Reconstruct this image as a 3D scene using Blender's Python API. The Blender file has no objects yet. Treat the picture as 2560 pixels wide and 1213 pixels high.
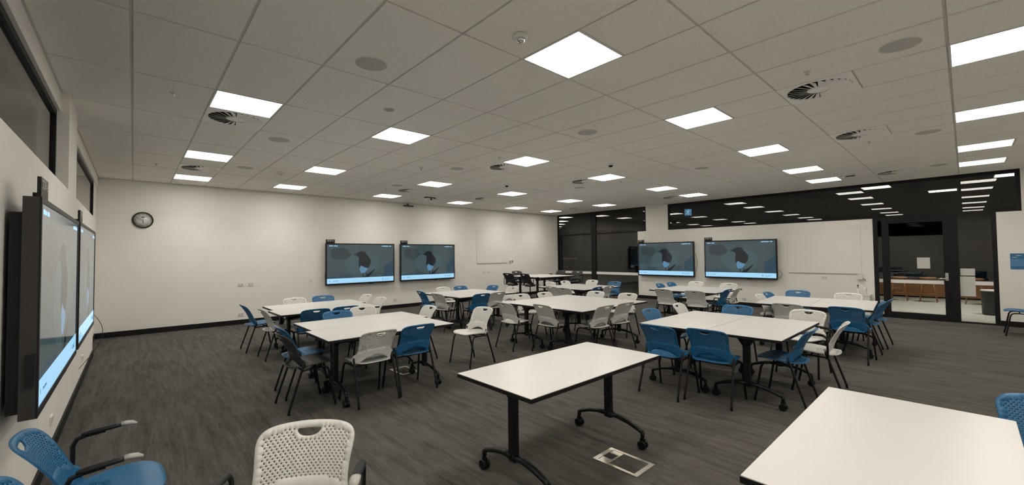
import bpy, math, random
from mathutils import Vector, Matrix
from mathutils.geometry import delaunay_2d_cdt
random.seed(7)
R = math.radians
PI = math.pi
scene = bpy.context.scene
C = scene.collection

# ------------------------------------------------------------------ camera, world, exposure
CAMZ = 1.575
CH = CAMZ + 1.637            # ceiling height
FPX = 1035.24                # focal length in pixels of a 2560 px wide image
yaw, pitch, roll = R(42.427), R(1.692), R(-0.625)
fw = Vector((math.sin(yaw)*math.cos(pitch), math.cos(yaw)*math.cos(pitch), math.sin(pitch)))
rt = Vector((math.cos(yaw), -math.sin(yaw), 0))
up = rt.cross(fw)
rt2 = rt*math.cos(roll) + up*math.sin(roll)
up2 = -rt*math.sin(roll) + up*math.cos(roll)
cam_data = bpy.data.cameras.new('camera')
cam = bpy.data.objects.new('camera', cam_data)
C.objects.link(cam)
M = Matrix((rt2, up2, -fw)).transposed().to_4x4()
M.translation = (0, 0, CAMZ)
cam.matrix_world = M
cam_data.sensor_fit = 'HORIZONTAL'
cam_data.sensor_width = 36.0
cam_data.lens = 36.0*FPX/2560.0
cam_data.clip_start = 0.05
cam_data.clip_end = 200
scene.camera = cam

world = bpy.data.worlds.new('night')
scene.world = world
world.use_nodes = True
world.node_tree.nodes['Background'].inputs[0].default_value = (0.010, 0.012, 0.016, 1)
world.node_tree.nodes['Background'].inputs[1].default_value = 0.4
scene.view_settings.view_transform = 'Standard'
scene.view_settings.look = 'None'
scene.view_settings.gamma = 1.0
scene.view_settings.use_curve_mapping = False
scene.view_settings.exposure = 0.04
PANEL = 12.0                  # radiance of the ceiling light panels (all directions)
PANEL_W = 6.0                # watts of each panel's downward prismatic beam
PANEL_SPREAD = R(115)
WARM = (1.0, 0.935, 0.84)

# ------------------------------------------------------------------ materials
MATS = {}
def mat(name, col, rough=0.5, metal=0.0, spec=0.5, emis=None, estr=0.0, coat=0.0):
    m = bpy.data.materials.new(name)
    m.use_nodes = True
    b = m.node_tree.nodes['Principled BSDF']
    b.inputs['Base Color'].default_value = (*col, 1)
    b.inputs['Roughness'].default_value = rough
    b.inputs['Metallic'].default_value = metal
    b.inputs['Specular IOR Level'].default_value = spec
    b.inputs['Coat Weight'].default_value = coat
    if emis:
        b.inputs['Emission Color'].default_value = (*emis, 1)
        b.inputs['Emission Strength'].default_value = estr
    MATS[name] = m
    return m

def noisy(name, c1, c2, scale=(1, 1, 1), nscale=8.0, detail=4.0, rough=0.6, spec=0.4, bump=0.0, lo=0.35, hi=0.65):
    """procedural two-tone noise in object coordinates"""
    m = mat(name, c1, rough, spec=spec)
    nt = m.node_tree
    b = nt.nodes['Principled BSDF']
    tc = nt.nodes.new('ShaderNodeTexCoord')
    mp = nt.nodes.new('ShaderNodeMapping')
    mp.inputs['Scale'].default_value = scale
    nz = nt.nodes.new('ShaderNodeTexNoise')
    nz.inputs['Scale'].default_value = nscale
    nz.inputs['Detail'].default_value = detail
    cr = nt.nodes.new('ShaderNodeValToRGB')
    cr.color_ramp.elements[0].position = lo
    cr.color_ramp.elements[0].color = (*c1, 1)
    cr.color_ramp.elements[1].position = hi
    cr.color_ramp.elements[1].color = (*c2, 1)
    nt.links.new(tc.outputs['Object'], mp.inputs[0])
    nt.links.new(mp.outputs[0], nz.inputs['Vector'])
    nt.links.new(nz.outputs[0], cr.inputs[0])
    nt.links.new(cr.outputs[0], b.inputs['Base Color'])
    if bump:
        bp = nt.nodes.new('ShaderNodeBump')
        bp.inputs['Strength'].default_value = bump
        bp.inputs['Distance'].default_value = 0.004
        nt.links.new(nz.outputs[0], bp.inputs['Height'])
        nt.links.new(bp.outputs[0], b.inputs['Normal'])
    return m

noisy('wall', (0.85, 0.83, 0.79), (0.87, 0.85, 0.81), nscale=3.0, rough=0.7, spec=0.25)
noisy('tile', (0.86, 0.84, 0.79), (0.91, 0.89, 0.84), nscale=60.0, detail=6, rough=0.9, spec=0.1)
mat('tgrid', (0.62, 0.60, 0.56), 0.6, spec=0.2)
noisy('tabletop', (0.655, 0.645, 0.63), (0.67, 0.66, 0.645), nscale=2.0, rough=0.32, spec=0.45)
mat('black_edge', (0.007, 0.007, 0.0075), 0.5, spec=0.3)
noisy('black_metal', (0.005, 0.005, 0.0055), (0.008, 0.008, 0.0085), nscale=30, rough=0.42, spec=0.35)
mat('black_plastic', (0.008, 0.008, 0.0085), 0.5, spec=0.35)
mat('castor', (0.005, 0.005, 0.0055), 0.45, spec=0.35)
noisy('base_black', (0.005, 0.005, 0.0055), (0.008, 0.008, 0.0085), nscale=10, rough=0.55, spec=0.3)
noisy('chair_blue', (0.017, 0.130, 0.285), (0.020, 0.140, 0.30), nscale=20, rough=0.42, spec=0.4)
noisy('chair_white', (0.66, 0.655, 0.63), (0.69, 0.685, 0.66), nscale=20, rough=0.45, spec=0.4)
noisy('chair_charcoal', (0.040, 0.038, 0.036), (0.05, 0.048, 0.045), nscale=20, rough=0.45, spec=0.4)
noisy('chair_black', (0.016, 0.016, 0.016), (0.022, 0.022, 0.022), nscale=20, rough=0.5, spec=0.4)
mat('arm_tip', (0.42, 0.41, 0.38), 0.4)
mat('chrome', (0.75, 0.74, 0.72), 0.2, metal=1.0)
noisy('alu', (0.62, 0.58, 0.50), (0.72, 0.68, 0.60), nscale=25, rough=0.3, spec=0.6)
MATS['alu'].node_tree.nodes['Principled BSDF'].inputs['Metallic'].default_value = 0.85
mat('white_plastic', (0.78, 0.77, 0.74), 0.4)
mat('light_frame', (0.75, 0.73, 0.68), 0.5)
mat('vent_white', (0.92, 0.90, 0.86), 0.45)
mat('panel', (0.9, 0.9, 0.9), 0.5, emis=WARM, estr=PANEL)
mat('hall_panel', (0.9, 0.9, 0.9), 0.5, emis=(1.0, 0.93, 0.82), estr=PANEL*0.5)
noisy('speaker_mesh', (0.50, 0.485, 0.455), (0.60, 0.585, 0.55), nscale=300, detail=2, rough=0.8)
mat('vent_dark', (0.015, 0.015, 0.014), 0.8)
mat('tv_body', (0.008, 0.008, 0.008), 0.45, spec=0.35)
mat('tv_side', (0.040, 0.038, 0.036), 0.5, spec=0.35)
mat('screen', (0.004, 0.005, 0.006), 0.07, spec=0.8, emis=(0.040, 0.062, 0.070), estr=1.0)
mat('screen_halo', (0.004, 0.005, 0.006), 0.07, emis=(0.052, 0.086, 0.095), estr=1.0)
mat('screen_dark', (0.004, 0.005, 0.006), 0.07, emis=(0.034, 0.046, 0.050), estr=1.0)
mat('screen_blue', (0.004, 0.005, 0.006), 0.07, emis=(0.024, 0.056, 0.080), estr=1.0)
mat('screen_bird', (0.004, 0.004, 0.004), 0.07, emis=(0.012, 0.015, 0.020), estr=1.0)
mat('screen_breast', (0.004, 0.004, 0.004), 0.07, emis=(0.10, 0.22, 0.36), estr=1.0)
mat('screen_band', (0.004, 0.004, 0.004), 0.07, emis=(0.36, 0.66, 0.90), estr=1.0)
mat('screen_text', (0.004, 0.004, 0.004), 0.07, emis=(0.34, 0.62, 0.92), estr=1.0)
mat('screen_logo', (0.004, 0.004, 0.004), 0.07, emis=(0.10, 0.25, 0.45), estr=1.0)
mat('socket_grey', (0.40, 0.39, 0.37), 0.5)
mat('label_white', (0.62, 0.60, 0.57), 0.5)
mat('clock_face', (0.86, 0.87, 0.87), 0.3)
noisy('whiteboard', (0.86, 0.84, 0.80), (0.87, 0.85, 0.81), nscale=2, rough=0.16, spec=0.5)
mat('frost_band', (0.90, 0.88, 0.84), 0.6)
mat('paper', (0.62, 0.62, 0.58), 0.7)
mat('poster_blue', (0.03, 0.16, 0.33), 0.35)
mat('poster_light', (0.09, 0.25, 0.45), 0.35)
noisy('hall_floor', (0.42, 0.42, 0.38), (0.50, 0.50, 0.45), nscale=2.0, rough=0.55)
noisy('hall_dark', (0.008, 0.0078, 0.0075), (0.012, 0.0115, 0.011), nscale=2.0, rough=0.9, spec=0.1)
noisy('timber', (0.26, 0.12, 0.045), (0.38, 0.18, 0.07), scale=(1, 12, 1), nscale=3, rough=0.5)
mat('exit_glow', (0.02, 0.05, 0.08), 0.4, emis=(0.10, 0.28, 0.48), estr=1.0)
mat('exit_man', (0.5, 0.6, 0.7), 0.4, emis=(0.40, 0.70, 0.95), estr=1.0)
mat('bottle_clear', (0.70, 0.70, 0.67), 0.15, spec=0.6)
mat('red_cap', (0.10, 0.03, 0.02), 0.5)

def make_carpet():
    m = mat('carpet', (0.06, 0.057, 0.052), 0.95, spec=0.12)
    nt = m.node_tree; b = nt.nodes['Principled BSDF']
    N = nt.nodes.new; L = nt.links.new
    tc = N('ShaderNodeTexCoord')
    # plank cells 0.25 x 1.0 m running along Y
    mpb = N('ShaderNodeMapping'); mpb.inputs['Rotation'].default_value = (0, 0, R(90))
    br = N('ShaderNodeTexBrick')
    br.inputs['Color1'].default_value = (0.25, 0.25, 0.25, 1); br.inputs['Color2'].default_value = (0.75, 0.75, 0.75, 1)
    br.inputs['Mortar'].default_value = (0.5, 0.5, 0.5, 1)
    br.inputs['Scale'].default_value = 1.0
    br.inputs['Mortar Size'].default_value = 0.0
    br.inputs['Brick Width'].default_value = 1.0
    br.inputs['Row Height'].default_value = 0.25
    L(tc.outputs['Object'], mpb.inputs[0]); L(mpb.outputs[0], br.inputs['Vector'])
    def streak(sx, sy, sc, det):
        mp = N('ShaderNodeMapping'); mp.inputs['Scale'].default_value = (sx, sy, 1)
        nz = N('ShaderNodeTexNoise'); nz.inputs['Scale'].default_value = sc; nz.inputs['Detail'].default_value = det
        nz.inputs['Roughness'].default_value = 0.65
        L(tc.outputs['Object'], mp.inputs[0]); L(mp.outputs[0], nz.inputs['Vector'])
        return nz
    s1 = streak(10, 0.9, 1.6, 6)
    s2 = streak(60, 5, 1.2, 4)
    s3 = streak(1, 1, 0.7, 3)
    def mth(op, a, bb):
        n = N('ShaderNodeMath'); n.operation = op
        for i, v in enumerate((a, bb)):
            if isinstance(v, (int, float)): n.inputs[i].default_value = v
            else: L(v, n.inputs[i])
        return n.outputs[0]
    v = mth('ADD', mth('MULTIPLY', s1.outputs[0], 0.75), mth('MULTIPLY', s2.outputs[0], 0.45))
    v = mth('ADD', v, mth('MULTIPLY', br.outputs['Color'], 0.16))
    v = mth('ADD', v, mth('MULTIPLY', s3.outputs[0], 0.25))
    cr = N('ShaderNodeValToRGB')
    cr.color_ramp.elements[0].position = 0.50; cr.color_ramp.elements[0].color = (0.026, 0.025, 0.024, 1)
    cr.color_ramp.elements[1].position = 1.12 - 0.12; cr.color_ramp.elements[1].color = (0.130, 0.122, 0.110, 1)
    L(v, cr.inputs[0]); L(cr.outputs[0], b.inputs['Base Color'])
    fz = N('ShaderNodeTexNoise'); fz.inputs['Scale'].default_value = 350; fz.inputs['Detail'].default_value = 2
    L(tc.outputs['Object'], fz.inputs['Vector'])
    bp = N('ShaderNodeBump'); bp.inputs['Strength'].default_value = 0.35; bp.inputs['Distance'].default_value = 0.004
    L(fz.outputs[0], bp.inputs['Height']); L(bp.outputs[0], b.inputs['Normal'])
make_carpet()

def make_glass(name, tint):
    """clear pane: straight transmission plus Fresnel mirror reflection on both faces"""
    m = bpy.data.materials.new(name); m.use_nodes = True
    nt = m.node_tree; nt.nodes.clear()
    out = nt.nodes.new('ShaderNodeOutputMaterial')
    mix = nt.nodes.new('ShaderNodeMixShader')
    tr = nt.nodes.new('ShaderNodeBsdfTransparent'); tr.inputs[0].default_value = (*tint, 1)
    gl = nt.nodes.new('ShaderNodeBsdfGlossy'); gl.inputs['Roughness'].default_value = 0.0
    gl.inputs[0].default_value = (1, 1, 1, 1)
    fr = nt.nodes.new('ShaderNodeFresnel')
    geo = nt.nodes.new('ShaderNodeNewGeometry')
    mr = nt.nodes.new('ShaderNodeMapRange')
    mr.inputs['To Min'].default_value = 1.52; mr.inputs['To Max'].default_value = 1/1.52
    nt.links.new(geo.outputs['Backfacing'], mr.inputs['Value'])
    nt.links.new(mr.outputs[0], fr.inputs['IOR'])
    nt.links.new(fr.outputs[0], mix.inputs[0])
    nt.links.new(tr.outputs[0], mix.inputs[1])
    nt.links.new(gl.outputs[0], mix.inputs[2])
    nt.links.new(mix.outputs[0], out.inputs[0])
    MATS[name] = m
make_glass('glass', (0.74, 0.75, 0.74))
make_glass('clear_cover', (0.98, 0.98, 0.98))

# ------------------------------------------------------------------ mesh helpers
class B:
    def __init__(s): s.v = []; s.f = []; s.sm = []
    def add(s, vs, fs, smooth=False):
        o = len(s.v); s.v += [tuple(p) for p in vs]
        s.f += [tuple(i+o for i in f) for f in fs]; s.sm += [smooth]*len(fs)
        return s
    def box(s, x0, x1, y0, y1, z0, z1, mtx=None):
        vs = [Vector(p) for p in ((x0,y0,z0),(x1,y0,z0),(x1,y1,z0),(x0,y1,z0),(x0,y0,z1),(x1,y0,z1),(x1,y1,z1),(x0,y1,z1))]
        if mtx: vs = [mtx @ p for p in vs]
        return s.add(vs, [(0,3,2,1),(4,5,6,7),(0,1,5,4),(1,2,6,5),(2,3,7,6),(3,0,4,7)])
    def tube(s, path, r, n=8, cap=True, flat=1.0):
        path = [Vector(p) for p in path]
        rr = r if isinstance(r, (list, tuple)) else [r]*len(path)
        vs = []; fs = []
        ref = None
        for i, p in enumerate(path):
            a = path[max(i-1, 0)]; b = path[min(i+1, len(path)-1)]
            t = (b-a).normalized()
            if ref is None:
                ref = Vector((0,0,1)) if abs(t.z) < 0.9 else Vector((1,0,0))
            u = (ref - t*ref.dot(t)).normalized(); w = t.cross(u); ref = u
            for k in range(n):
                an = 2*PI*k/n
                vs.append(p + u*math.cos(an)*rr[i]*flat + w*math.sin(an)*rr[i])
        for i in range(len(path)-1):
            for k in range(n):
                k2 = (k+1) % n
                fs.append((i*n+k, i*n+k2, (i+1)*n+k2, (i+1)*n+k))
        s.add(vs, fs, True)
        if cap:
            o = len(s.v)-len(vs); m = len(path)-1
            s.f += [tuple(o+k for k in reversed(range(n))), tuple(o+m*n+k for k in range(n))]; s.sm += [False, False]
        return s
    def lathe(s, prof, n=20, mtx=None, smooth=True, caps=True):
        """prof list of (r,z), revolved about z"""
        vs = []; fs = []
        for r, z in prof:
            for k in range(n):
                p = Vector((r*math.cos(2*PI*k/n), r*math.sin(2*PI*k/n), z))
                vs.append(mtx @ p if mtx else p)
        for i in range(len(prof)-1):
            for k in range(n):
                k2 = (k+1) % n
                fs.append((i*n+k, i*n+k2, (i+1)*n+k2, (i+1)*n+k))
        if caps:
            fs.append(tuple(reversed(range(n)))); fs.append(tuple((len(prof)-1)*n+k for k in range(n)))
        return s.add(vs, fs, smooth)
    def prism(s, poly, z0, z1, mtx=None):
        n = len(poly)
        vs = [Vector((x, y, z0)) for x, y in poly] + [Vector((x, y, z1)) for x, y in poly]
        if mtx: vs = [mtx @ p for p in vs]
        fs = [tuple(reversed(range(n))), tuple(range(n, 2*n))] + [(k, (k+1) % n, n+(k+1) % n, n+k) for k in range(n)]
        return s.add(vs, fs)
    def mesh(s, name):
        me = bpy.data.meshes.new(name)
        me.from_pydata(s.v, [], s.f)
        me.polygons.foreach_set('use_smooth', s.sm)
        me.update()
        return me

def link(name, me, m, parent=None, loc=None):
    o = bpy.data.objects.new(name, me)
    C.objects.link(o)
    if me is not None and m is not None:
        if not me.materials: me.materials.append(None)
        o.material_slots[0].link = 'OBJECT'
        o.material_slots[0].material = MATS[m]
    if parent: o.parent = parent
    if loc: o.location = loc
    return o
def obj(name, b, m, parent=None, loc=None):
    return link(name, b.mesh(name), m, parent, loc)
def tag(o, label, cat, group=None):
    o['label'] = label; o['category'] = cat
    if group: o['group'] = group
    return o
def thing(name, label, cat, loc=(0,0,0), rz=0.0, group=None):
    o = bpy.data.objects.new(name, None); C.objects.link(o)
    o.empty_display_size = 0.1
    o.location = loc; o.rotation_euler = (0, 0, rz)
    return tag(o, label, cat, group)
def struct(name, b, m, parent=None):
    o = obj(name, b, m, parent)
    if not parent: o['kind'] = 'structure'
    return o
def copy_tree(o, parent=None):
    c = o.copy(); C.objects.link(c); c.parent = parent
    for ch in list(o.children): copy_tree(ch, c)
    return c

_txt = {}
def text_mesh(body, size):
    k = (body, size)
    if k in _txt: return _txt[k]
    cu = bpy.data.curves.new('lettering', 'FONT')
    cu.body = body; cu.size = size; cu.align_x = 'CENTER'; cu.align_y = 'CENTER'; cu.extrude = 0.0006
    o = bpy.data.objects.new('lettering_tmp', cu); C.objects.link(o)
    dg = bpy.context.evaluated_depsgraph_get()
    me = bpy.data.meshes.new_from_object(o.evaluated_get(dg))
    bpy.data.objects.remove(o)
    me.materials.clear()
    _txt[k] = me
    return me

# ------------------------------------------------------------------ room shell
XL, XR, YF, YB = -0.56, 13.2, -1.45, 11.62
XW = -0.48                   # face of the thick lower part of the left wall
SL = 2.26                    # sill of the left high windows
SR = 2.35                    # sill of the right high windows
struct('floor', B().box(XL-0.25, XR+0.15, YF-0.15, YB+0.15, -0.1, 0), 'carpet')
struct('wall_back', B().box(XL-0.3, XR+0.15, YB, YB+0.15, 0, CH+0.1), 'wall')
struct('wall_front', B().box(XL-0.3, XR+0.15, YF-0.15, YF, 0, CH+0.1), 'wall')
wl = B()
wl.box(XL-0.15, XW, YF, 9.7, 0, SL)
wl.box(XL-0.15, XL, 9.7, YB, 0, SL)
wl.box(XL-0.15, XW, 5.9, 6.65, SL, CH)             # pier
wl.box(XL-0.15, XW, YF, 0.2, SL, CH)
wl.box(XL-0.15, XL+0.02, 0.2, 5.9, 3.02, CH+0.1)   # heads over the windows
wl.box(XL-0.15, XL+0.02, 6.65, YB, 3.02, CH+0.1)
struct('wall_left', wl, 'wall')
wr = B()
wr.box(XR, XR+0.15, 1.50, 7.83, 0, SR)
wr.box(XR, XR+0.15, 6.70, 7.50, SR, CH+0.1)
wr.box(XR, XR+0.15, YF, -0.45, 0, SR)
wr.box(XR, XR+0.15, YF, -0.79, SR, CH+0.1)
struct('wall_right', wr, 'wall')
struct('baseboard_back', B().box(XL, XR, YB-0.015, YB, 0, 0.11), 'base_black')
struct('baseboard_left', B().box(XW, XW+0.015, YF, 9.7, 0, 0.10).box(XL, XL+0.015, 9.7, YB-0.016, 0, 0.10), 'base_black')
struct('baseboard_right', B().box(XR-0.015, XR, 1.50, 7.83, 0, 0.11).box(XR-0.015, XR, YF, -0.45, 0, 0.11), 'base_black')
struct('trim_1', B().box(XL, XR, YB-0.02, YB, CH-0.014, CH-0.002), 'tgrid')
struct('trim_2', B().box(XL+0.02, XL+0.035, YF, YB-0.021, CH-0.014, CH-0.002), 'tgrid')

# ceiling: slab of grid bars, tiles proud of it
ceil = struct('ceiling', B().box(XL-0.15, XR+0.15, YF-0.1, YB+0.1, CH, CH+0.1), 'tgrid')
GX, GY = 0.57, 1.848
LK, LJ = (0, 3, 7, 11, 15, 18), (0, 5, 10, 14, -4)
LIGHTS = [(k, j) for k in LK for j in LJ]
VENTS = [(0, 6), (0, 12), (7, -2), (11, -2), (18, -2), (7, 6), (11, 6), (7, 12), (11, 12), (18, 6), (18, 12)]
used = set(LIGHTS) | set(VENTS)
G = 0.010
_tiles = {}
def ceiling_tile(x0, x1, y0, y1):
    x0 = max(x0, XL+0.02); x1 = min(x1, XR); y0 = max(y0, YF); y1 = min(y1, YB)
    if x1-x0 < 0.05 or y1-y0 < 0.05: return
    w, d = round(x1-x0-2*G, 4), round(y1-y0-2*G, 4)
    if (w, d) not in _tiles:
        _tiles[(w, d)] = B().box(-w/2, w/2, -d/2, d/2, -0.006, 0).mesh('ceiling_tile')
    link('ceiling_tile', _tiles[(w, d)], 'tile', ceil, ((x0+x1)/2, (y0+y1)/2, CH-0.0005))
for k in range(-2, 22):
    for m in range(-3, 9):
        ya = GY - 0.6 + 1.2*m
        x0, x1 = GX+0.6*k, GX+0.6*(k+1)
        ja, jb = 2*m-1, 2*m
        a, b = (k, ja) in used, (k, jb) in used
        if not a and not b: ceiling_tile(x0, x1, ya, ya+1.2)
        elif a and not b: ceiling_tile(x0, x1, ya+0.6, ya+1.2)
        elif b and not a: ceiling_tile(x0, x1, ya, ya+0.6)

# light panels
ORD = ['first', 'second', 'third', 'fourth', 'fifth', 'sixth']
ROWN = {14: 'row nearest the back wall', 10: 'second row from the back wall', 5: 'third row from the back wall',
        0: 'fourth row from the back wall', -4: 'row at the right edge'}
fr = B()
for a in ((-0.298, 0.298, -0.298, -0.283), (-0.298, 0.298, 0.283, 0.298), (-0.298, -0.283, -0.283, 0.283), (0.283, 0.298, -0.283, 0.283)):
    fr.box(*a, -0.008, 0)
fr_me = fr.mesh('frame')
df_me = B().box(-0.283, 0.283, -0.283, 0.283, -0.006, 0).mesh('diffuser')
def panel_beam(t, watts):
    ld = bpy.data.lights.get('panel_beam_%g' % watts)
    if ld is None:
        ld = bpy.data.lights.new('panel_beam_%g' % watts, 'AREA')
        ld.shape = 'SQUARE'; ld.size = 0.56; ld.energy = watts; ld.color = WARM; ld.spread = PANEL_SPREAD
    o = bpy.data.objects.new('panel_beam', ld); C.objects.link(o)
    o.parent = t; o.location = (0, 0, -0.0095)
for j in LJ:
    for i, k in enumerate(LK):
        lab = 'square ceiling light panel, %s from the left in the %s' % (ORD[i], ROWN[j])
        if j == -4:
            lab = 'square ceiling light panel in the %s, %s from far end' % (ROWN[j], ORD[5-i])
        t = thing('ceiling_light', lab, 'light', (GX+0.6*k+0.3, GY+0.6*j+0.3, CH-0.001), 0, 'ceiling light panels')
        link('frame', fr_me, 'light_frame', t)
        link('diffuser', df_me, 'panel', t)
        panel_beam(t, PANEL_W)

# swirl diffusers
pl = B()
n = 32
ring_in = [(0.265*math.cos(2*PI*i/n), 0.265*math.sin(2*PI*i/n)) for i in range(n)]
ring_out = []
for i in range(n):
    c, s_ = math.cos(2*PI*i/n), math.sin(2*PI*i/n)
    q = 0.297/max(abs(c), abs(s_)); ring_out.append((c*q, s_*q))
vs = [(x, y, z) for z in (-0.010, 0) for ring in (ring_in, ring_out) for x, y in ring]
fs = []
for i in range(n):
    i2 = (i+1) % n
    fs += [(i, i2, n+i2, n+i), (2*n+i, 3*n+i, 3*n+i2, 2*n+i2), (i, 2*n+i, 2*n+i2, i2), (n+i, n+i2, 3*n+i2, 3*n+i)]
pl.add(vs, fs)
plate_me = pl.mesh('plate')
back_me = B().lathe([(0.266, 0), (0.266, -0.0015)], 32).mesh('dark_backing')
hub_me = B().lathe([(0.098, -0.001), (0.098, -0.009), (0.090, -0.012)], 24).mesh('hub')
_bt = Matrix.Rotation(R(-22), 4, 'X')
blade_me = B().add([_bt @ Vector(p) for p in ((0.095, -0.011, -0.001), (0.262, -0.029, -0.001), (0.262, 0.029, -0.001), (0.095, 0.011, -0.001),
                                              (0.095, -0.011, 0.001), (0.262, -0.029, 0.001), (0.262, 0.029, 0.001), (0.095, 0.011, 0.001))],
                   [(0,3,2,1),(4,5,6,7),(0,1,5,4),(1,2,6,5),(2,3,7,6),(3,0,4,7)]).mesh('blade')
VN = ['near end of the left light strip', 'far end of the left light strip', 'right foreground', 'right, second from the foreground', 'right, above the doors',
      'middle, just left of a light', 'middle, towards the right screens', 'back, above the screens', 'back, right of the ceiling camera', 'above the pier between the high windows', 'far corner']
for (k, j), w in zip(VENTS, VN):
    t = thing('air_diffuser', 'square ceiling air vent with round swirl blades, ' + w, 'vent', (GX+0.6*k+0.3, GY+0.6*j+0.3, CH-0.001), 0, 'swirl air vents')
    link('plate', plate_me, 'vent_white', t)
    link('dark_backing', back_me, 'vent_dark', t)
    link('hub', hub_me, 'vent_white', t)
    for i in range(24):
        o = link('blade', blade_me, 'vent_white', t, (0, 0, -0.0138))
        o.rotation_euler = (0, 0, 2*PI*i/24)

# ceiling speakers, detectors, sprinklers
spk_me = B().lathe([(0.128, 0), (0.126, -0.004), (0.118, -0.006)], 28).mesh('grille')
spk_rim = B().lathe([(0.135, 0), (0.135, -0.002), (0.128, -0.003)], 28).mesh('rim')
for x, y, w in ((1.47, 3.35, 'largest of the left ones, in the foreground'), (1.47, 6.38, 'left, near the first swirl vent'), (1.47, 8.75, 'left, near the back wall'),
                (4.47, 3.37, 'in the middle of the ceiling'), (4.47, 0.30, 'right foreground, the largest'), (8.07, 0.30, 'right, second along'),
                (4.47, 6.40, 'middle, behind the centre'), (8.07, 3.38, 'right of centre'), (4.47, 8.80, 'over the back-wall screens'), (8.07, 6.35, 'far, right of centre'), (11.37, 0.30, 'far right near the doors')):
    t = thing('ceiling_speaker', 'round flush grey ceiling speaker, ' + w, 'speaker', (x, y, CH-0.007), 0, 'round ceiling speakers')
    link('grille', spk_me, 'speaker_mesh', t); link('rim', spk_rim, 'tile', t)
t = thing('ceiling_speaker', 'small grey round ceiling disc behind the largest left speaker', 'speaker', (2.08, 4.28, CH-0.007), 0, 'round ceiling speakers')
t.scale = (0.45, 0.45, 1); link('grille', spk_me, 'socket_grey', t); link('rim', spk_rim, 'tile', t)
def detector(x, y, lab, r=0.055, dark=False):
    t = thing('smoke_detector', lab, 'detector', (x, y, CH-0.007), 0, 'ceiling detectors')
    obj('base', B().lathe([(r, 0), (r, -0.022), (r*0.9, -0.03)], 24), 'white_plastic', t)
    obj('sensor_dome', B().lathe([(r*0.62, -0.03), (r*0.6, -0.045), (r*0.42, -0.058), (0.004, -0.062)], 20), 'black_plastic' if dark else 'chrome', t)
detector(2.10, 2.18, 'white round detector beside the nearest bright ceiling panel')
detector(2.07, 8.85, 'small white round detector near the back left lights')
detector(6.38, 4.30, 'round ceiling camera dome with dark centre, middle of ceiling', 0.06, True)
detector(6.38, 7.14, 'small round ceiling camera dome with dark centre, farther back', 0.06, True)
detector(10.48, 4.30, 'flat round sensor on the ceiling before the high windows', 0.05)
detector(3.89, 6.71, 'tiny round sensor between the middle lights', 0.03)
for x, y, w in ((0.27, 5.21, 'left foreground'), (0.27, 9.33, 'left, near the back wall'), (4.49, 0.92, 'beside the right foreground vent'), (4.49, 5.2, 'beside the middle vent'),
                (4.49, 9.4, 'near the back screens'), (8.07, 5.18, 'right of the far middle light'), (8.07, 0.92, 'beside the second right vent'), (11.2, 1.75, 'near the doors')):
    t = thing('sprinkler', 'small ceiling sprinkler head, ' + w, 'sprinkler', (x, y, CH-0.007), 0, 'sprinkler heads')
    obj('escutcheon', B().lathe([(0.03, 0), (0.028, -0.006), (0.012, -0.008)], 16), 'light_frame', t)
    obj('sprinkler_body', B().tube([(0, 0, -0.004), (0, 0, -0.022)], 0.007, 8).lathe([(0.015, -0.022), (0.015, -0.025)], 12), 'chrome', t)
# ceiling cameras near back wall and doors
t = thing('ceiling_projector', 'small white box unit hanging from ceiling near the back lights', 'camera', (6.1, 10.05, CH-0.007))
obj('bracket', B().box(-0.16, 0.16, -0.03, 0.03, -0.03, 0), 'black_plastic', t)
obj('housing', B().box(-0.13, 0.05, -0.09, 0.09, -0.10, -0.03), 'white_plastic', t)
obj('lens', B().lathe([(0.025, 0), (0.025, 0.02)], 14, Matrix.Translation((-0.02, -0.09, -0.065)) @ Matrix.Rotation(R(90), 4, 'X')), 'black_plastic', t)
t = thing('tracking_camera', 'black bar camera on short stem, above the back-wall screens', 'camera', (6.22, YB-0.001, CH-0.07))
obj('stem', B().tube([(0, -0.0, 0.02), (0, -0.10, 0.02), (0, -0.10, -0.02)], 0.014, 8), 'black_plastic', t)
obj('bar', B().box(-0.16, 0.16, -0.14, -0.07, -0.05, -0.02), 'black_plastic', t)
t = thing('ceiling_box_unit', 'white box unit on the ceiling near the glass doors', 'camera', (11.5, 1.62, CH-0.007))
obj('housing', B().box(-0.15, 0.15, -0.10, 0.10, -0.05, 0), 'white_plastic', t)
obj('slot', B().box(-0.152, -0.15, -0.08, 0.08, -0.03, -0.01), 'vent_dark', t)

# ------------------------------------------------------------------ glazing
def window(name, lab=None):
    o = bpy.data.objects.new(name, None); C.objects.link(o); o['kind'] = 'structure'
    if lab: o['label'] = lab
    return o
def bars_x(parent, x0, x1, lst, name='frame_bar', m='base_black'):
    for y0, y1, z0, z1 in lst:
        obj(name, B().box(x0, x1, y0, y1, z0, z1), m, parent)
# left high windows
for nme, y0, y1 in (('window_1', 0.2, 5.9), ('window_2', 6.65, 10.9)):
    w = window(nme, 'dark high window strip in the left wall')
    bars_x(w, XL-0.05, XL-0.005, [(y0, y1, SL, SL+0.04), (y0, y1, 2.97, 3.02), (y0, y0+0.05, SL+0.04, 2.97), (y1-0.05, y1, SL+0.04, 2.97)])
    obj('pane', B().box(XL-0.035, XL-0.025, y0+0.05, y1-0.05, SL+0.04, 2.97), 'glass', w)
struct('trim_3', B().box(XL-0.15, XL, 10.9, YB, SL, 3.02), 'wall')
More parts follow.
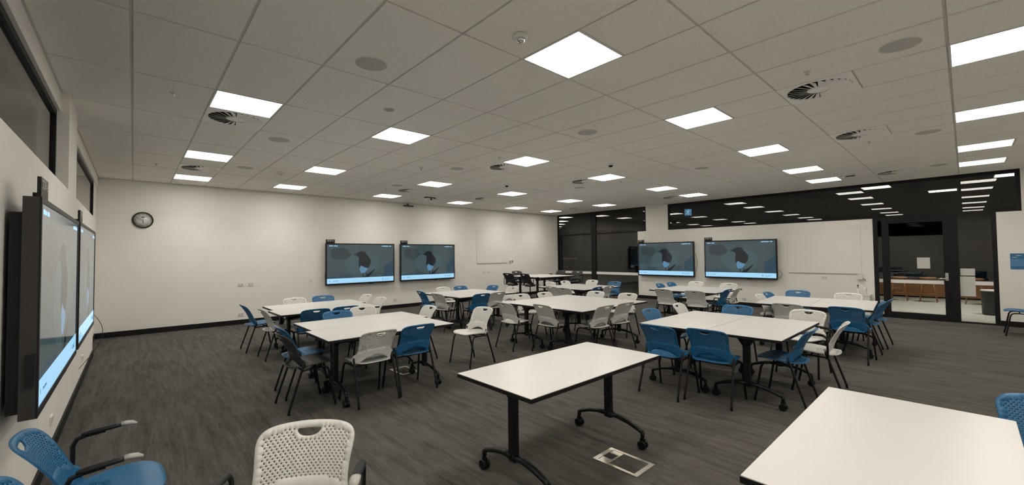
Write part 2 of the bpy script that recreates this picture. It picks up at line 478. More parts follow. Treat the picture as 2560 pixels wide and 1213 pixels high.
# corner glazing
w = window('window_3', 'tall dark corner glazing with a white band')
x0, x1 = XR+0.03, XR+0.09
zt = 2.35
bars_x(w, x0, x1, [(7.50, YB, CH-0.06, CH), (7.83, YB, 0, 0.05), (YB-0.06, YB, 0.05, CH-0.06), (9.66, 9.88, 0.05, CH-0.06),
                   (11.40, 11.50, 0.05, zt-0.03), (7.50, 7.55, SR, CH-0.06), (7.83, 7.86, 0.05, zt-0.03), (7.55, 9.66, zt-0.03, zt+0.03), (9.88, YB-0.06, zt-0.03, zt+0.03)])
for y0, y1, z0, z1 in ((7.86, 9.66, 0.05, zt-0.03), (7.55, 9.66, zt+0.03, CH-0.06), (9.88, 11.40, 0.05, zt-0.03), (11.50, YB-0.06, 0.05, zt-0.03), (9.88, YB-0.06, zt+0.03, CH-0.06)):
    obj('pane', B().box(XR+0.055, XR+0.065, y0, y1, z0, z1), 'glass', w)
for y0, y1 in ((7.86, 9.66), (9.88, 11.40), (11.50, YB-0.06)):
    obj('white_band', B().box(XR+0.0525, XR+0.0545, y0, y1, 0.79, 0.885), 'frost_band', w)
# high strip window
w = window('window_4', 'long dark high window above the right wall')
bars_x(w, x0, x1, [(-0.79, 6.70, CH-0.075, CH), (-0.79, 6.70, SR, SR+0.03), (-0.79, -0.72, SR+0.03, CH-0.075), (6.65, 6.70, SR+0.03, CH-0.075)])
obj('pane', B().box(XR+0.055, XR+0.065, -0.72, 6.65, SR+0.03, CH-0.075), 'glass', w)
# doors
w = window('door_1', 'black framed glass door with lever handle')
bars_x(w, x0-0.02, x1, [(0.13, 1.32, 2.22, 2.33), (0.13, 1.32, 0.005, 0.14), (1.22, 1.32, 0.14, 2.22), (0.13, 0.33, 0.14, 2.22)], 'door_rail')
obj('pane', B().box(XR+0.055, XR+0.065, 0.33, 1.22, 0.14, 2.22), 'glass', w)
obj('white_band', B().box(XR+0.0525, XR+0.0545, 0.34, 1.21, 0.815, 0.895), 'frost_band', w)
hd = obj('handle_plate', B().box(XR-0.002, XR+0.01, 0.265, 0.315, 0.90, 1.07), 'chrome', w)
obj('lever', B().tube([(XR-0.002, 0.29, 0.945), (XR-0.05, 0.29, 0.945), (XR-0.05, 0.34, 0.945), (XR-0.05, 0.42, 0.945)], 0.011, 8), 'chrome', hd)
w = window('window_5', 'glass sidelights and black frame beside the door')
bars_x(w, x0-0.02, x1, [(-0.45, 1.50, 2.33, SR), (1.42, 1.50, 0, 2.33), (-0.45, -0.38, 0, 2.33), (1.32, 1.345, 0, 2.33), (0.10, 0.13, 0, 2.33), (1.345, 1.42, 0, 0.06), (-0.38, 0.10, 0, 0.03)])
obj('pane', B().box(XR+0.055, XR+0.065, 1.345, 1.42, 0.06, 2.33), 'glass', w)
obj('pane', B().box(XR+0.055, XR+0.065, -0.38, 0.10, 0.03, 2.33), 'glass', w)
obj('white_band', B().box(XR+0.0525, XR+0.0545, -0.375, 0.095, 0.82, 0.90), 'frost_band', w)
obj('white_band', B().box(XR+0.0525, XR+0.0545, 1.346, 1.419, 0.82, 0.90), 'frost_band', w)
def paper(y0, y1, z0, z1, lab):
    tag(obj('paper_notice', B().box(XR+0.049, XR+0.0505, y0, y1, z0, z1), 'paper'), lab, 'notice', 'paper notices on the glass')
paper(0.545, 0.755, 1.16, 1.41, 'small pale square notice taped on the glass door')
paper(-0.125, 0.09, 1.02, 1.17, 'grey notice on the sidelight, upper of two')
paper(-0.125, 0.097, 0.575, 1.0, 'large pale notice on the sidelight, lower of two')

# poster on right wall
t = thing('wall_poster', 'blue poster on the white wall right of the doors', 'poster', (XR-0.002, -0.86, 1.33))
obj('sheet', B().box(-0.004, 0, -0.25, 0.25, -0.16, 0.16), 'poster_blue', t)
obj('light_block', B().box(-0.005, -0.004, -0.25, 0.25, -0.10, 0.045), 'poster_light', t)
obj('white_marks', B().box(-0.005, -0.004, 0.16, 0.22, 0.075, 0.085).box(-0.005, -0.004, 0.10, 0.17, 0.11, 0.122), 'label_white', t)

# ------------------------------------------------------------------ displays
BIRD = [(-0.20, 0.20), (-0.13, 0.215), (-0.085, 0.25), (-0.02, 0.275), (0.06, 0.26), (0.09, 0.235), (0.10, 0.20), (0.145, 0.16), (0.175, 0.11),
        (0.20, 0.10), (0.19, 0.065), (0.195, 0.02), (0.165, -0.04), (0.12, -0.085), (0.06, -0.07), (-0.02, -0.03), (-0.05, -0.08), (-0.075, -0.02), (-0.065, 0.06), (-0.06, 0.13), (-0.10, 0.18)]
BREAST = [(-0.05, -0.07), (-0.02, -0.03), (0.02, 0.0), (0.06, -0.04), (0.11, -0.085), (0.13, -0.11), (0.08, -0.17), (0.03, -0.20), (-0.02, -0.19), (-0.045, -0.13)]
TAIL = [(0.04, -0.315), (0.10, -0.23), (0.16, -0.19), (0.27, -0.115), (0.29, -0.125), (0.22, -0.20), (0.15, -0.28), (0.11, -0.315)]
LEGB = [(0.012, -0.19), (0.030, -0.19), (0.034, -0.315), (0.016, -0.315)]
LEGC = [(0.085, -0.17), (0.10, -0.18), (0.115, -0.24), (0.10, -0.27)]
def ell(cx, cz, a, b, n=22, wob=0.0, seed=1):
    rnd = random.Random(seed)
    return [(cx+a*math.cos(2*PI*i/n)*(1+wob*rnd.uniform(-1, 1)), cz+b*math.sin(2*PI*i/n)*(1+wob*rnd.uniform(-1, 1))) for i in range(n)]
def flat_xz(poly, y, d=0.0):
    if d:
        return B().prism(poly, 0, d, Matrix.Translation((0, y, 0)) @ Matrix.Rotation(R(90), 4, 'X'))
    A = sum(poly[i-1][0]*poly[i][1]-poly[i][0]*poly[i-1][1] for i in range(len(poly)))
    if A < 0: poly = poly[::-1]
    return B().add([(x, y*0.25, z) for x, z in poly], [tuple(range(len(poly)))])   # printed picture piece facing -y
TV_W, TV_H, TV_D = 1.96, 1.13, 0.062
def display(label, code, loc, rz, w=TV_W):
    t = thing('display_screen', label, 'screen', loc, rz, 'wall displays')
    hw, hh = w/2, TV_H/2
    # local: front face towards -y at y=0, body behind
    bz = 0.028
    body = B().box(-hw, hw, 0.004, TV_D, -hh, hh)
    obj('body', body, 'tv_side', t)
    bez = B()
    for a in ((-hw, hw, hh-bz, hh), (-hw, hw, -hh, -hh+0.042), (-hw, -hw+bz, -hh+0.042, hh-bz), (hw-bz, hw, -hh+0.042, hh-bz)):
        bez.box(a[0], a[1], -0.004, 0.004, a[2], a[3])
    obj('bezel', bez, 'tv_body', t)
    obj('rear_housing', B().box(-hw+0.03, hw-0.03, TV_D, 0.108, -hh+0.03, hh-0.08), 'black_plastic', t)
    obj('wall_mount', B().box(-0.45, 0.45, 0.108, 0.124, -0.32, 0.28), 'black_plastic', t)
    sc = obj('screen_panel', B().box(-hw+bz, hw-bz, 0.0, 0.004, -hh+0.042, hh-bz), 'screen', t)
    ix0, ix1, iz0, iz1 = -hw+bz, hw-bz, -hh+0.042, hh-bz
    bandh = 0.135
    zb = iz0 + bandh
    def pc(name, poly, m, y): obj(name, flat_xz(poly, y), m, sc)
    pc('picture_shade', ell(-0.60, 0.28, 0.27, 0.17, 20, 0.12, 2), 'screen_dark', -0.0002)
    pc('picture_shade', [(ix1-0.30, zb+0.001), (ix1, zb+0.001), (ix1, 0.12), (ix1-0.10, 0.03), (ix1-0.28, -0.08)], 'screen_blue', -0.0002)
    pc('picture_shade', [(ix0, zb+0.001), (ix0+0.75, zb+0.001), (ix0+0.6, zb+0.05), (ix0+0.3, zb+0.07), (ix0, zb+0.03)], 'screen_blue', -0.0002)
    pc('picture_glow', ell(0.03, -0.02, 0.50, 0.33, 26, 0.04, 3), 'screen_halo', -0.0004)
    s = 1.33
    for nm, poly, m in (('bird_tail', TAIL, 'screen_bird'), ('bird_leg', LEGB, 'screen_bird'), ('bird_leg', LEGC, 'screen_bird'), ('bird_breast', BREAST, 'screen_breast'), ('bird_body', BIRD, 'screen_bird')):
        pp = [(x*s, max(z*s - 0.012, zb+0.001)) for x, z in poly]
        pc(nm, pp, m, -0.0008 if nm != 'bird_body' else -0.0010)
    pc('blue_banner', [(ix0, iz0), (ix1, iz0), (ix1, zb), (ix0, zb)], 'screen_band', -0.0006)
    # small unreadable captions at the top corners, drawn as rows of letter-sized marks
    cap = B()
    rnd = random.Random(5)
    for x_start, lens in ((ix0+0.055, (6, 5)), (ix1-0.36, (11, 4))):
        x = x_start
        for L_ in lens:
            for q in range(L_):
                wd = 0.013+0.004*rnd.random(); hgt = 0.022+0.006*rnd.random()
                m = Matrix.Translation((0, -0.0006, 0))
                cap.box(x, x+wd, -0.0004, 0, iz1-0.055, iz1-0.055+hgt, m); x += wd+0.0035
            x += 0.018
    obj('captions', cap, 'screen_text', sc)
    lg = link('logo_lettering', text_mesh('UniSC', 0.062), 'screen_logo', sc, (ix1-0.20, -0.0012, iz0+bandh*0.45))
    lg.rotation_euler = (R(90), 0, 0)
    obj('logo_mark', flat_xz([(ix1-0.36, iz0+0.045), (ix1-0.345, iz0+0.088), (ix1-0.315, iz0+0.092), (ix1-0.33, iz0+0.07), (ix1-0.30, iz0+0.05), (ix1-0.335, iz0+0.058)], -0.0008), 'screen_logo', sc)
    cap2 = B(); x = ix0+0.16
    for q in range(9):
        wd = 0.009+0.005*rnd.random(); cap2.box(x, x+wd, -0.0012, -0.0007, iz0+0.06, iz0+0.06+0.012+0.008*rnd.random()); x += wd+0.004
    cap2.add([(ix0+0.06, -0.0012, iz0+0.07), (ix0+0.075, -0.0012, iz0+0.055), (ix0+0.09, -0.0012, iz0+0.07), (ix0+0.075, -0.0012, iz0+0.088)], [(0, 1, 2, 3)])
    obj('banner_caption', cap2, 'screen_breast', sc)
    # placard on the top left corner
    pk = obj('number_placard', B().box(-hw+0.005, -hw+0.235, 0.0, 0.015, hh, hh+0.105).box(-hw+0.09, -hw+0.15, 0.015, 0.04, hh-0.02, hh+0.03), 'tv_body', t)
    lt = link('placard_lettering', text_mesh(code, 0.070), 'label_white', pk, (-hw+0.12, -0.0012, hh+0.068))
    lt.rotation_euler = (R(90), 0, 0)
    # side buttons and speaker bar below
    obj('pen_holder', B().box(-hw-0.012, -hw, 0.01, 0.04, -0.40, -0.24), 'black_plastic', t)
    obj('bottom_sensor', B().box(0.20, 0.32, 0.0, 0.03, -hh-0.012, -hh), 'black_plastic', t)
    return t
Z0 = 1.37
display('left wall-mounted display on the back wall, showing a bird', 'SDP-2', (4.76, 11.49, Z0), 0)
display('right wall-mounted display on the back wall, showing a bird', 'SDP-4', (6.92, 11.49, Z0), 0)
display('left wall-mounted display on the right wall, showing a bird', 'SDP-1', (13.07, 6.77, Z0), -PI/2)
display('right wall-mounted display on the right wall, showing a bird', 'SDP-6', (13.07, 4.48, Z0), -PI/2)
tl1 = display('nearer display on left wall, seen edge-on with thick dark side', 'SDP-6', (-0.355, 4.18, 1.335), PI/2)
tl2 = display('farther display on left wall, seen almost edge-on', 'SDP-5', (-0.355, 6.28, 1.345), PI/2)
for t in (tl1, tl2):
    for ch in t.children:
        if ch.name.startswith('pen_holder'): ch.location.z = 0.0
# hanging cables
def cable(path, lab, r=0.004):
    tag(obj('cable', B().tube(path, r, 6), 'black_plastic'), lab, 'cable', 'display cables')
def arc(p0, p1, bulge, n=14):
    p0, p1, bu = Vector(p0), Vector(p1), Vector(bulge)
    return [p0.lerp(p1, i/n) + bu*math.sin(PI*i/n) for i in range(n+1)]
cable(arc((13.14, 3.495, 1.05), (13.14, 3.495, 0.83), (0, -0.09, 0.02)), 'black cable looping beside the rightmost screen')
cable(arc((13.14, 5.78, 1.55), (13.14, 5.78, 0.95), (0, -0.06, 0)), 'black cable hanging between the two right-wall screens')
cable(arc((7.903, 11.53, 1.12), (7.903, 11.53, 0.93), (0.07, 0, 0)), 'thin cable looping beside the right back-wall screen', 0.003)
cable(arc((-0.42, 7.27, 0.98), (-0.455, 7.0, 0.30), (0.16, 0.25, 0.0), 18), 'thin black cable looping past the far left display', 0.003)
cable(arc((-0.40, 4.95, 0.765), (-0.472, 4.55, 0.64), (0.02, 0, -0.05)), 'short black cable under the near left display')

# ------------------------------------------------------------------ whiteboards, clock, wall fittings
t = thing('whiteboard', 'white glass board on the back wall, right of the screens', 'whiteboard', (9.64, YB-0.001, 1.88), 0, 'whiteboards')
obj('board', B().box(-0.715, 0.715, -0.016, 0, -0.59, 0.59), 'whiteboard', t)
obj('edge_strip', B().box(-0.715, 0.715, -0.022, 0, -0.602, -0.592), 'light_frame', t)
t = thing('whiteboard', 'white glass board on the right wall beside the doors', 'whiteboard', (XR-0.001, 2.50, 1.62), -PI/2, 'whiteboards')
obj('board', B().box(-0.77, 0.77, -0.016, 0, -0.60, 0.60), 'whiteboard', t)
obj('edge_strip', B().box(-0.77, 0.77, -0.024, 0, -0.612, -0.602), 'light_frame', t)
for dx, w in ((10.50, 'left'), (10.62, 'right')):
    t = thing('marker_holder', 'small white marker cup by the back whiteboard, %s of two' % w, 'holder', (dx, YB-0.001, 1.36), 0, 'marker cups')
    obj('cup', B().lathe([(0.02, -0.05), (0.026, 0.05)], 14, Matrix.Translation((0, -0.03, 0))), 'white_plastic', t)
    obj('clip', B().box(-0.02, 0.02, -0.006, 0, -0.02, 0.11), 'white_plastic', t)
    obj('rubber_base', B().lathe([(0.021, -0.06), (0.021, -0.05)], 14, Matrix.Translation((0, -0.03, 0))), 'tv_side', t)
t = thing('wall_clock', 'round black-rimmed analogue clock on the back wall', 'clock', (0.135, YB-0.001, 2.385))
MY = Matrix.Rotation(R(90), 4, 'X')
obj('rim', B().lathe([(0.148, 0.0), (0.168, 0.006), (0.170, 0.022), (0.160, 0.034), (0.148, 0.030), (0.147, 0.018)], 40, MY, caps=False), 'black_plastic', t)
obj('face', B().lathe([(0.149, 0.002), (0.149, 0.016)], 40, MY), 'clock_face', t)
mk = B()
for i in range(12):
    a = 2*PI*i/12
    mk.box(-0.003, 0.003, -0.0175, -0.016, 0.115, 0.132, Matrix.Rotation(a, 4, 'Y'))
obj('hour_marks', mk, 'black_plastic', t)
obj('logo_oval', flat_xz(ell(0, 0.058, 0.030, 0.009), -0.016, 0.001), 'black_plastic', t)
obj('hour_hand', B().box(-0.004, 0.004, -0.020, -0.018, -0.01, 0.065, Matrix.Rotation(R(172), 4, 'Y')), 'black_plastic', t)
obj('minute_hand', B().box(-0.003, 0.003, -0.022, -0.020, -0.015, 0.10, Matrix.Rotation(R(-66), 4, 'Y')), 'black_plastic', t)
obj('cover_glass', B().lathe([(0.147, 0.026), (0.147, 0.028)], 40, MY), 'clear_cover', t)
# outlets
def outlet(loc, rz, lab, w=0.115, h=0.072, holes=2):
    t = thing('wall_outlet', lab, 'outlet', loc, rz, 'wall outlets')
    obj('plate', B().box(-w/2, w/2, -0.011, 0, -h/2, h/2), 'white_plastic', t)
    for i in range(holes):
        x = (i-(holes-1)/2)*w*0.5
        obj('socket', B().box(x-0.012, x+0.012, -0.0125, -0.011, -0.012, 0.014), 'socket_grey' if holes > 1 else 'light_frame', t)
dz = -0.025
outlet((1.88, YB, 0.96+dz), 0, 'white double outlet on back wall below clock, left of two')
outlet((2.09, YB, 0.96+dz), 0, 'white double outlet on back wall below clock, right of two')
outlet((1.89, YB, 0.26+dz), 0, 'low white outlet on back wall near left chairs')
outlet((3.45, YB, 0.95+dz), 0, 'white upright switch plate left of the back-wall screens', 0.075, 0.12, 1)
outlet((5.83, YB, 0.28+dz), 0, 'low white outlet on back wall under the screens')
outlet((9.25, YB, 0.98+dz), 0, 'white outlet below the back whiteboard, left of two')
outlet((9.47, YB, 0.98+dz), 0, 'white outlet below the back whiteboard, right of two')
outlet((XR, 4.41, 0.24+dz), -PI/2, 'low white outlet under the rightmost screen')
outlet((XR, 2.48, 0.93+dz), -PI/2, 'white outlet on right wall below the whiteboard')
outlet((XW, 5.02, 0.28), PI/2, 'low white outlet on left wall beneath the displays, nearer one')
outlet((XW, 7.75, 0.30), PI/2, 'low white outlet on left wall beneath the displays, farther one')

# floor boxes
def floor_box(x, y, lab, lid):
    t = thing('floor_box', lab, 'floor box', (x, y, 0), 0, 'floor boxes')
    f = B()
    for a in ((-0.125, 0.125, -0.19, -0.155), (-0.125, 0.125, 0.155, 0.19), (-0.125, -0.10, -0.155, 0.155), (0.10, 0.125, -0.155, 0.155)):
        f.box(*a, 0.0005, 0.007)
    obj('frame', f, 'alu', t)
    obj('lid', B().box(-0.099, 0.099, -0.154, 0.154, 0.0005, 0.004), 'carpet', t)
    obj('lid_plate', B().box(-0.099, 0.099, 0.06, 0.15, 0.004, 0.0055) if lid else B().box(-0.03, 0.03, 0.13, 0.15, 0.004, 0.0055), 'alu', t)
    obj('cable_flap', B().box(-0.04, 0.04, 0.075, 0.15, 0.0055, 0.007), 'black_plastic', t)
floor_box(2.75, 1.79, 'metal framed floor box beneath the front lone table', True)
floor_box(2.76, 5.24, 'metal framed floor box under the front-left double table', False)

# ------------------------------------------------------------------ tables
def caster(parent, x, y):
    o = obj('castor', B().tube([(x-0.028, y, 0.034), (x-0.006, y, 0.034)], 0.034, 14).tube([(x+0.006, y, 0.034), (x+0.028, y, 0.034)], 0.034, 14), 'castor', parent)
    obj('castor_fork', B().box(x-0.010, x+0.010, y-0.02, y+0.02, 0.03, 0.085).tube([(x, y, 0.08), (x, y, 0.10)], 0.012, 8), 'black_metal', o)
def table(x, y, w, d, lab, rz=0.0, h=0.725, grp='flip-top tables'):
    t = thing('flip_table', lab, 'table', (x, y, 0), rz, grp)
    top = obj('tabletop', B().box(-w/2+0.002, w/2-0.002, -d/2+0.002, d/2-0.002, h-0.004, h), 'tabletop', t)
    obj('edge_band', B().box(-w/2, w/2, -d/2, d/2, h-0.029, h-0.004), 'black_edge', t)
    cx = w/2 - 0.20
    for s in (-1, 1):
        X = s*cx
        zf = 0.20
        col = B()
        col.prism([(X-0.022, -0.030), (X-0.012, -0.036), (X+0.012, -0.036), (X+0.022, -0.030), (X+0.022, 0.030), (X+0.012, 0.036), (X-0.012, 0.036), (X-0.022, 0.030)], zf-0.03, h-0.08)
        obj('column', col, 'black_metal', t)
        br = B()
        br.add([(X-0.03, -0.10, h-0.029), (X+0.03, -0.10, h-0.029), (X+0.03, 0.10, h-0.029), (X-0.03, 0.10, h-0.029),
                (X-0.024, -0.035, h-0.13), (X+0.024, -0.035, h-0.13), (X+0.024, 0.035, h-0.13), (X-0.024, 0.035, h-0.13)],
               [(0, 1, 2, 3), (7, 6, 5, 4), (0, 4, 5, 1), (1, 5, 6, 2), (2, 6, 7, 3), (3, 7, 4, 0)])
        bk = obj('bracket', br, 'black_metal', t)
        obj('pivot', B().tube([(X-0.04, 0, h-0.095), (X+0.04, 0, h-0.095)], 0.016, 10), 'tv_side', bk)
        half = d/2 - 0.055 if d < 0.8 else d/2 - 0.09
        for q in (-1, 1):
            ft = B()
            path = [(X, q*0.01, zf), (X, q*half*0.30, zf-0.002), (X, q*half*0.62, zf-0.022), (X, q*(half-0.03), zf-0.055), (X, q*half, zf-0.072)]
            ft.tube(path, [0.030, 0.028, 0.025, 0.022, 0.020], 8, flat=0.75)
            ft.tube([(X, q*half, zf-0.065), (X, q*half, 0.095)], 0.017, 8)
            f = obj('foot', ft, 'black_metal', t)
            caster(f, X, q*half)
    obj('beam', B().box(-cx, cx, -0.022, 0.022, h-0.115, h-0.075), 'black_metal', t)
    obj('beam', B().box(-cx, cx, -0.16, -0.13, h-0.06, h-0.03), 'black_metal', t)
    return t
TW, TD = 1.515, 0.752
table(2.49, 2.12, TW, TD, 'lone white flip-top table in the centre foreground')
table(2.475, 0.23, TW, TD, 'white table filling the bottom right corner')
TB = {}
def pair(key, x, y, name, rz=0.0, w=TW, d=TD, dxn=0.0, dxf=0.0, h=0.725):
    TB[key] = (x-w/2, x+w/2, y-d, y+d)
    m = Matrix.Rotation(rz, 4, 'Z')
    for q, dx, wd in ((-1, dxn, 'nearer'), (1, dxf, 'farther')):
        p = m @ Vector((dx, q*(d/2+0.001), 0))
        table(x+p.x, y+p.y, w, d, 'white table, %s half of the %s' % (wd, name), rz, h, 'tables pushed together in pairs')
NM = {'T3': 'front-left double table', 'T4': 'back-left double table', 'T5': 'double table below the back-wall screens', 'T6': 'large double table in the middle',
      'T7': 'double table before the corner glazing', 'T8': 'tall double table in the far corner', 'T9': 'centre-right double table',
      'T10': 'double table nearest the doors', 'T11': 'double table below the right-wall screens'}
pair('T3', 2.25, 5.10, NM['T3'], dxn=-0.035, dxf=0.035)
pair('T4', 2.39, 7.53, NM['T4'], dxn=-0.04, dxf=0.04, rz=R(0.6))
pair('T5', 5.59, 7.60, NM['T5'])
pair('T6', 5.80, 4.74, NM['T6'], w=1.85, d=0.915)
pair('T7', 8.60, 6.83, NM['T7'])
pair('T9', 5.33, 1.96, NM['T9'])
pair('T10', 8.485, 1.715, NM['T10'], rz=R(4.2))
pair('T11', 9.72, 4.29, NM['T11'])
pair('T8', 9.55, 9.10, NM['T8'], h=0.90)

# ------------------------------------------------------------------ chairs
def smooth_closed(pts, sub=6):
    """Catmull-Rom through closed points"""
    n = len(pts); out = []
    for i in range(n):
        p0, p1, p2, p3 = (Vector(pts[(i+k-1) % n]) for k in range(4))
        for q in range(sub):
            u = q/sub
            out.append(0.5*((2*p1) + (-p0+p2)*u + (2*p0-5*p1+4*p2-p3)*u*u + (-p0+3*p1-3*p2+p3)*u**3))
    return [(p[0], p[1]) for p in out]
def inside(p, poly):
    x, y = p; r = False; n = len(poly)
    for i in range(n):
        x1, y1 = poly[i]; x2, y2 = poly[i-1]
        if (y1 > y) != (y2 > y) and x < (x2-x1)*(y-y1)/(y2-y1)+x1: r = not r
    return r
def dist_poly(p, poly):
    d = 9.0; P = Vector(p)
    for i in range(len(poly)):
        a, b = Vector(poly[i-1]), Vector(poly[i]); ab = b-a
        t_ = max(0, min(1, (P-a).dot(ab)/max(ab.length_squared, 1e-12)))
        d = min(d, (a+ab*t_-P).length)
    return d
def shell(name, outline, holes, fmap, thick, grid):
    """flat outline with holes, triangulated, bent by fmap(s,t)->Vector and thickened"""
    pts = []; edges = []; faces_in = []
    def loop(poly):
        o = len(pts); pts.extend(Vector(p) for p in poly)
        edges.extend((o+i, o+(i+1) % len(poly)) for i in range(len(poly)))
    loop(outline)
    for h in holes: loop(h)
    xs = [p[0] for p in outline]; ys = [p[1] for p in outline]
    x = min(xs)+grid/2
    while x < max(xs):
        y = min(ys)+grid/2
        while y < max(ys):
            if inside((x, y), outline) and dist_poly((x, y), outline) > grid*0.4 and all((abs(x-h[0][0]) > 0.02 or abs(y-h[0][1]) > 0.02) for h in holes[1:]) and (not holes or (not inside((x, y), holes[0]) and dist_poly((x, y), holes[0]) > grid*0.3)):
                pts.append(Vector((x, y)))
            y += grid
        x += grid
    v, e, f, *_ = delaunay_2d_cdt(pts, edges, [], 1, 1e-6)
    big = [h for h in holes if len(h) > 8]
    cell = {}
    for h in holes:
        if len(h) <= 8:
            c = (sum(p[0] for p in h)/len(h), sum(p[1] for p in h)/len(h))
            cell.setdefault((round(c[0]/0.02), round(c[1]/0.02)), []).append(c)
    def in_hole(tri):
        cx = sum(v[i][0] for i in tri)/len(tri); cy = sum(v[i][1] for i in tri)/len(tri)
        if any(inside((cx, cy), h) for h in big): return True
        a, b_ = round(cx/0.02), round(cy/0.02)
        for i in (-1, 0, 1):
            for j in (-1, 0, 1):
                for c in cell.get((a+i, b_+j), ()):
                    if (c[0]-cx)**2+(c[1]-cy)**2 < 0.0034**2: return True
        return False
    f = [t_ for t_ in f if not in_hole(t_)]
    v = [(p[0], p[1]) for p in v]
    P = []; Nn = []
    eps = 1e-3
    for s, t_ in v:
        p = fmap(s, t_); du = fmap(s+eps, t_)-p; dv = fmap(s, t_+eps)-p
        P.append(p); Nn.append(du.cross(dv).normalized())
    n = len(v)
    front = [p+q*thick/2 for p, q in zip(P, Nn)]; back = [p-q*thick/2 for p, q in zip(P, Nn)]
    b = B()
    ff = []
    cnt = {}
    for tri in f:
        a = list(tri)
        A = (v[a[1]][0]-v[a[0]][0])*(v[a[2]][1]-v[a[0]][1])-(v[a[1]][1]-v[a[0]][1])*(v[a[2]][0]-v[a[0]][0])
        if A < 0: a.reverse()
        ff.append(tuple(a))
        for i in range(len(a)):
            cnt[(a[i], a[(i+1) % len(a)])] = 1
    b.add(front+back, ff, True)
    b.f += [tuple(i+n for i in reversed(t_)) for t_ in ff]; b.sm += [True]*len(ff)
    for (i, j) in cnt:
        if (j, i) not in cnt:
            b.f.append((j, i, i+n, j+n)); b.sm.append(False)
    return b.mesh(name)

half = [(0.0, 0.500), (0.06, 0.495), (0.115, 0.475), (0.160, 0.447), (0.190, 0.433), (0.222, 0.431), (0.234, 0.445), (0.236, 0.48), (0.233, 0.515), (0.217, 0.530),
        (0.203, 0.545), (0.197, 0.58), (0.199, 0.63), (0.208, 0.69), (0.212, 0.725), (0.205, 0.752), (0.180, 0.772), (0.130, 0.782), (0.06, 0.786)]
outl = half + [(0.0, 0.787)] + [(-x, z) for x, z in reversed(half[1:])]
BACK_OUT = smooth_closed(outl, 3)
HAND = smooth_closed([(-0.052, 0.757), (-0.03, 0.7595), (0.03, 0.7595), (0.052, 0.757), (0.050, 0.747), (0.035, 0.735), (0.012, 0.7295), (-0.012, 0.7295), (-0.035, 0.735), (-0.050, 0.747)], 3)
perf = []
row = 0
z = 0.555
while z < 0.762:
    for i in range(-11, 12):
        x = i*0.0195 + (0.00975 if row % 2 else 0)
        if inside((x, z), BACK_OUT) and dist_poly((x, z), BACK_OUT) > 0.024 and not inside((x, z), HAND) and dist_poly((x, z), HAND) > 0.012 and z > 0.555 + 0.03*(1-(abs(x)/0.19)**2):
            perf.append([(x+0.0037*math.cos(PI/6+PI*q/3), z+0.0037*math.sin(PI/6+PI*q/3)) for q in range(6)])
    z += 0.0107; row += 1
def back_map(s, t_):
    u = (t_-0.43)/0.357
    y = -0.115 - 0.115*u - 0.05*u*u + 0.02*math.sin(PI*u)      # recline
    y += 1.05*s*s*(1.0-0.15*u)                                  # wraps forward at the sides
    return Vector((s, y, t_))
back_me2 = shell('backrest', BACK_OUT, [HAND]+perf, back_map, 0.007, 0.022)

sh = [(0.0, 0.245), (0.08, 0.243), (0.15, 0.230), (0.198, 0.190), (0.218, 0.12), (0.220, 0.04), (0.205, -0.05), (0.180, -0.12), (0.150, -0.165), (0.10, -0.190)]
SEAT_OUT = smooth_closed(sh + [(0.0, -0.197)] + [(-x, y) for x, y in reversed(sh[1:])], 4)
sperf = []
row = 0
y = -0.15
while y < 0.03:
    for i in range(-8, 9):
        x = i*0.02 + (0.01 if row % 2 else 0)
        if inside((x, y), SEAT_OUT) and dist_poly((x, y), SEAT_OUT) > 0.03 and (x/0.15)**2+((y+0.06)/0.10)**2 < 1:
            sperf.append([(x+0.0036*math.cos(PI/6+PI*q/3), y+0.0036*math.sin(PI/6+PI*q/3)) for q in range(6)])
    y += 0.0115; row += 1
def seat_map(s, t_):
    z = 0.452 - 0.020*math.exp(-((t_+0.06)/0.13)**2)*(1-(s/0.23)**2) + 0.012*(t_/0.25)
    if t_ > 0.13: z -= 1.6*(t_-0.13)**2
    z += 0.25*max(0, abs(s)-0.12)**2*3
    if t_ < -0.10: z += 1.3*(t_+0.10)**2
    return Vector((s, t_, z))
seat_me = shell('seat', SEAT_OUT, sperf, seat_map, 0.012, 0.024)

LEGS = {}
for s in (-1, 1):
    fp = [(s*0.212, 0.09, 0.418), (s*0.213, 0.13, 0.416), (s*0.217, 0.158, 0.400), (s*0.220, 0.174, 0.37), (s*0.232, 0.226, 0.07), (s*0.234, 0.236, 0.035), (s*0.235, 0.238, 0.0)]
    LEGS[('f', s)] = B().tube(fp, 0.0118, 8).mesh('leg')
    rp = [(s*0.221, -0.070, 0.50), (s*0.221, -0.080, 0.45), (s*0.223, -0.100, 0.40), (s*0.232, -0.205, 0.07), (s*0.234, -0.216, 0.035), (s*0.235, -0.219, 0.0)]
    LEGS[('r', s)] = B().tube(rp, 0.0118, 8).mesh('leg')
    LEGS[('s', s)] = B().tube([(s*0.222, -0.098, 0.405), (s*0.214, -0.06, 0.412), (s*0.212, 0.10, 0.418)], 0.0095, 8).mesh('side_rail')
    LEGS[('a', s)] = B().tube([(s*0.228, -0.095, 0.42), (s*0.258, -0.098, 0.44), (s*0.268, -0.10, 0.50), (s*0.270, -0.10, 0.615), (s*0.270, -0.085, 0.645), (s*0.270, -0.05, 0.655), (s*0.270, 0.02, 0.660)], 0.0105, 8).mesh('arm_tube')
    LEGS[('p', s)] = B().tube([(s*0.270, -0.07, 0.662), (s*0.270, -0.04, 0.666), (s*0.270, 0.06, 0.672), (s*0.270, 0.085, 0.674)], [0.012, 0.021, 0.021, 0.019], 10, flat=0.55).mesh('arm_pad')
    LEGS[('t', s)] = B().tube([(s*0.270, 0.08, 0.675), (s*0.270, 0.10, 0.676), (s*0.270, 0.125, 0.672), (s*0.270, 0.145, 0.663)], [0.0205, 0.022, 0.021, 0.012], 10, flat=0.5).mesh('pad_tip')
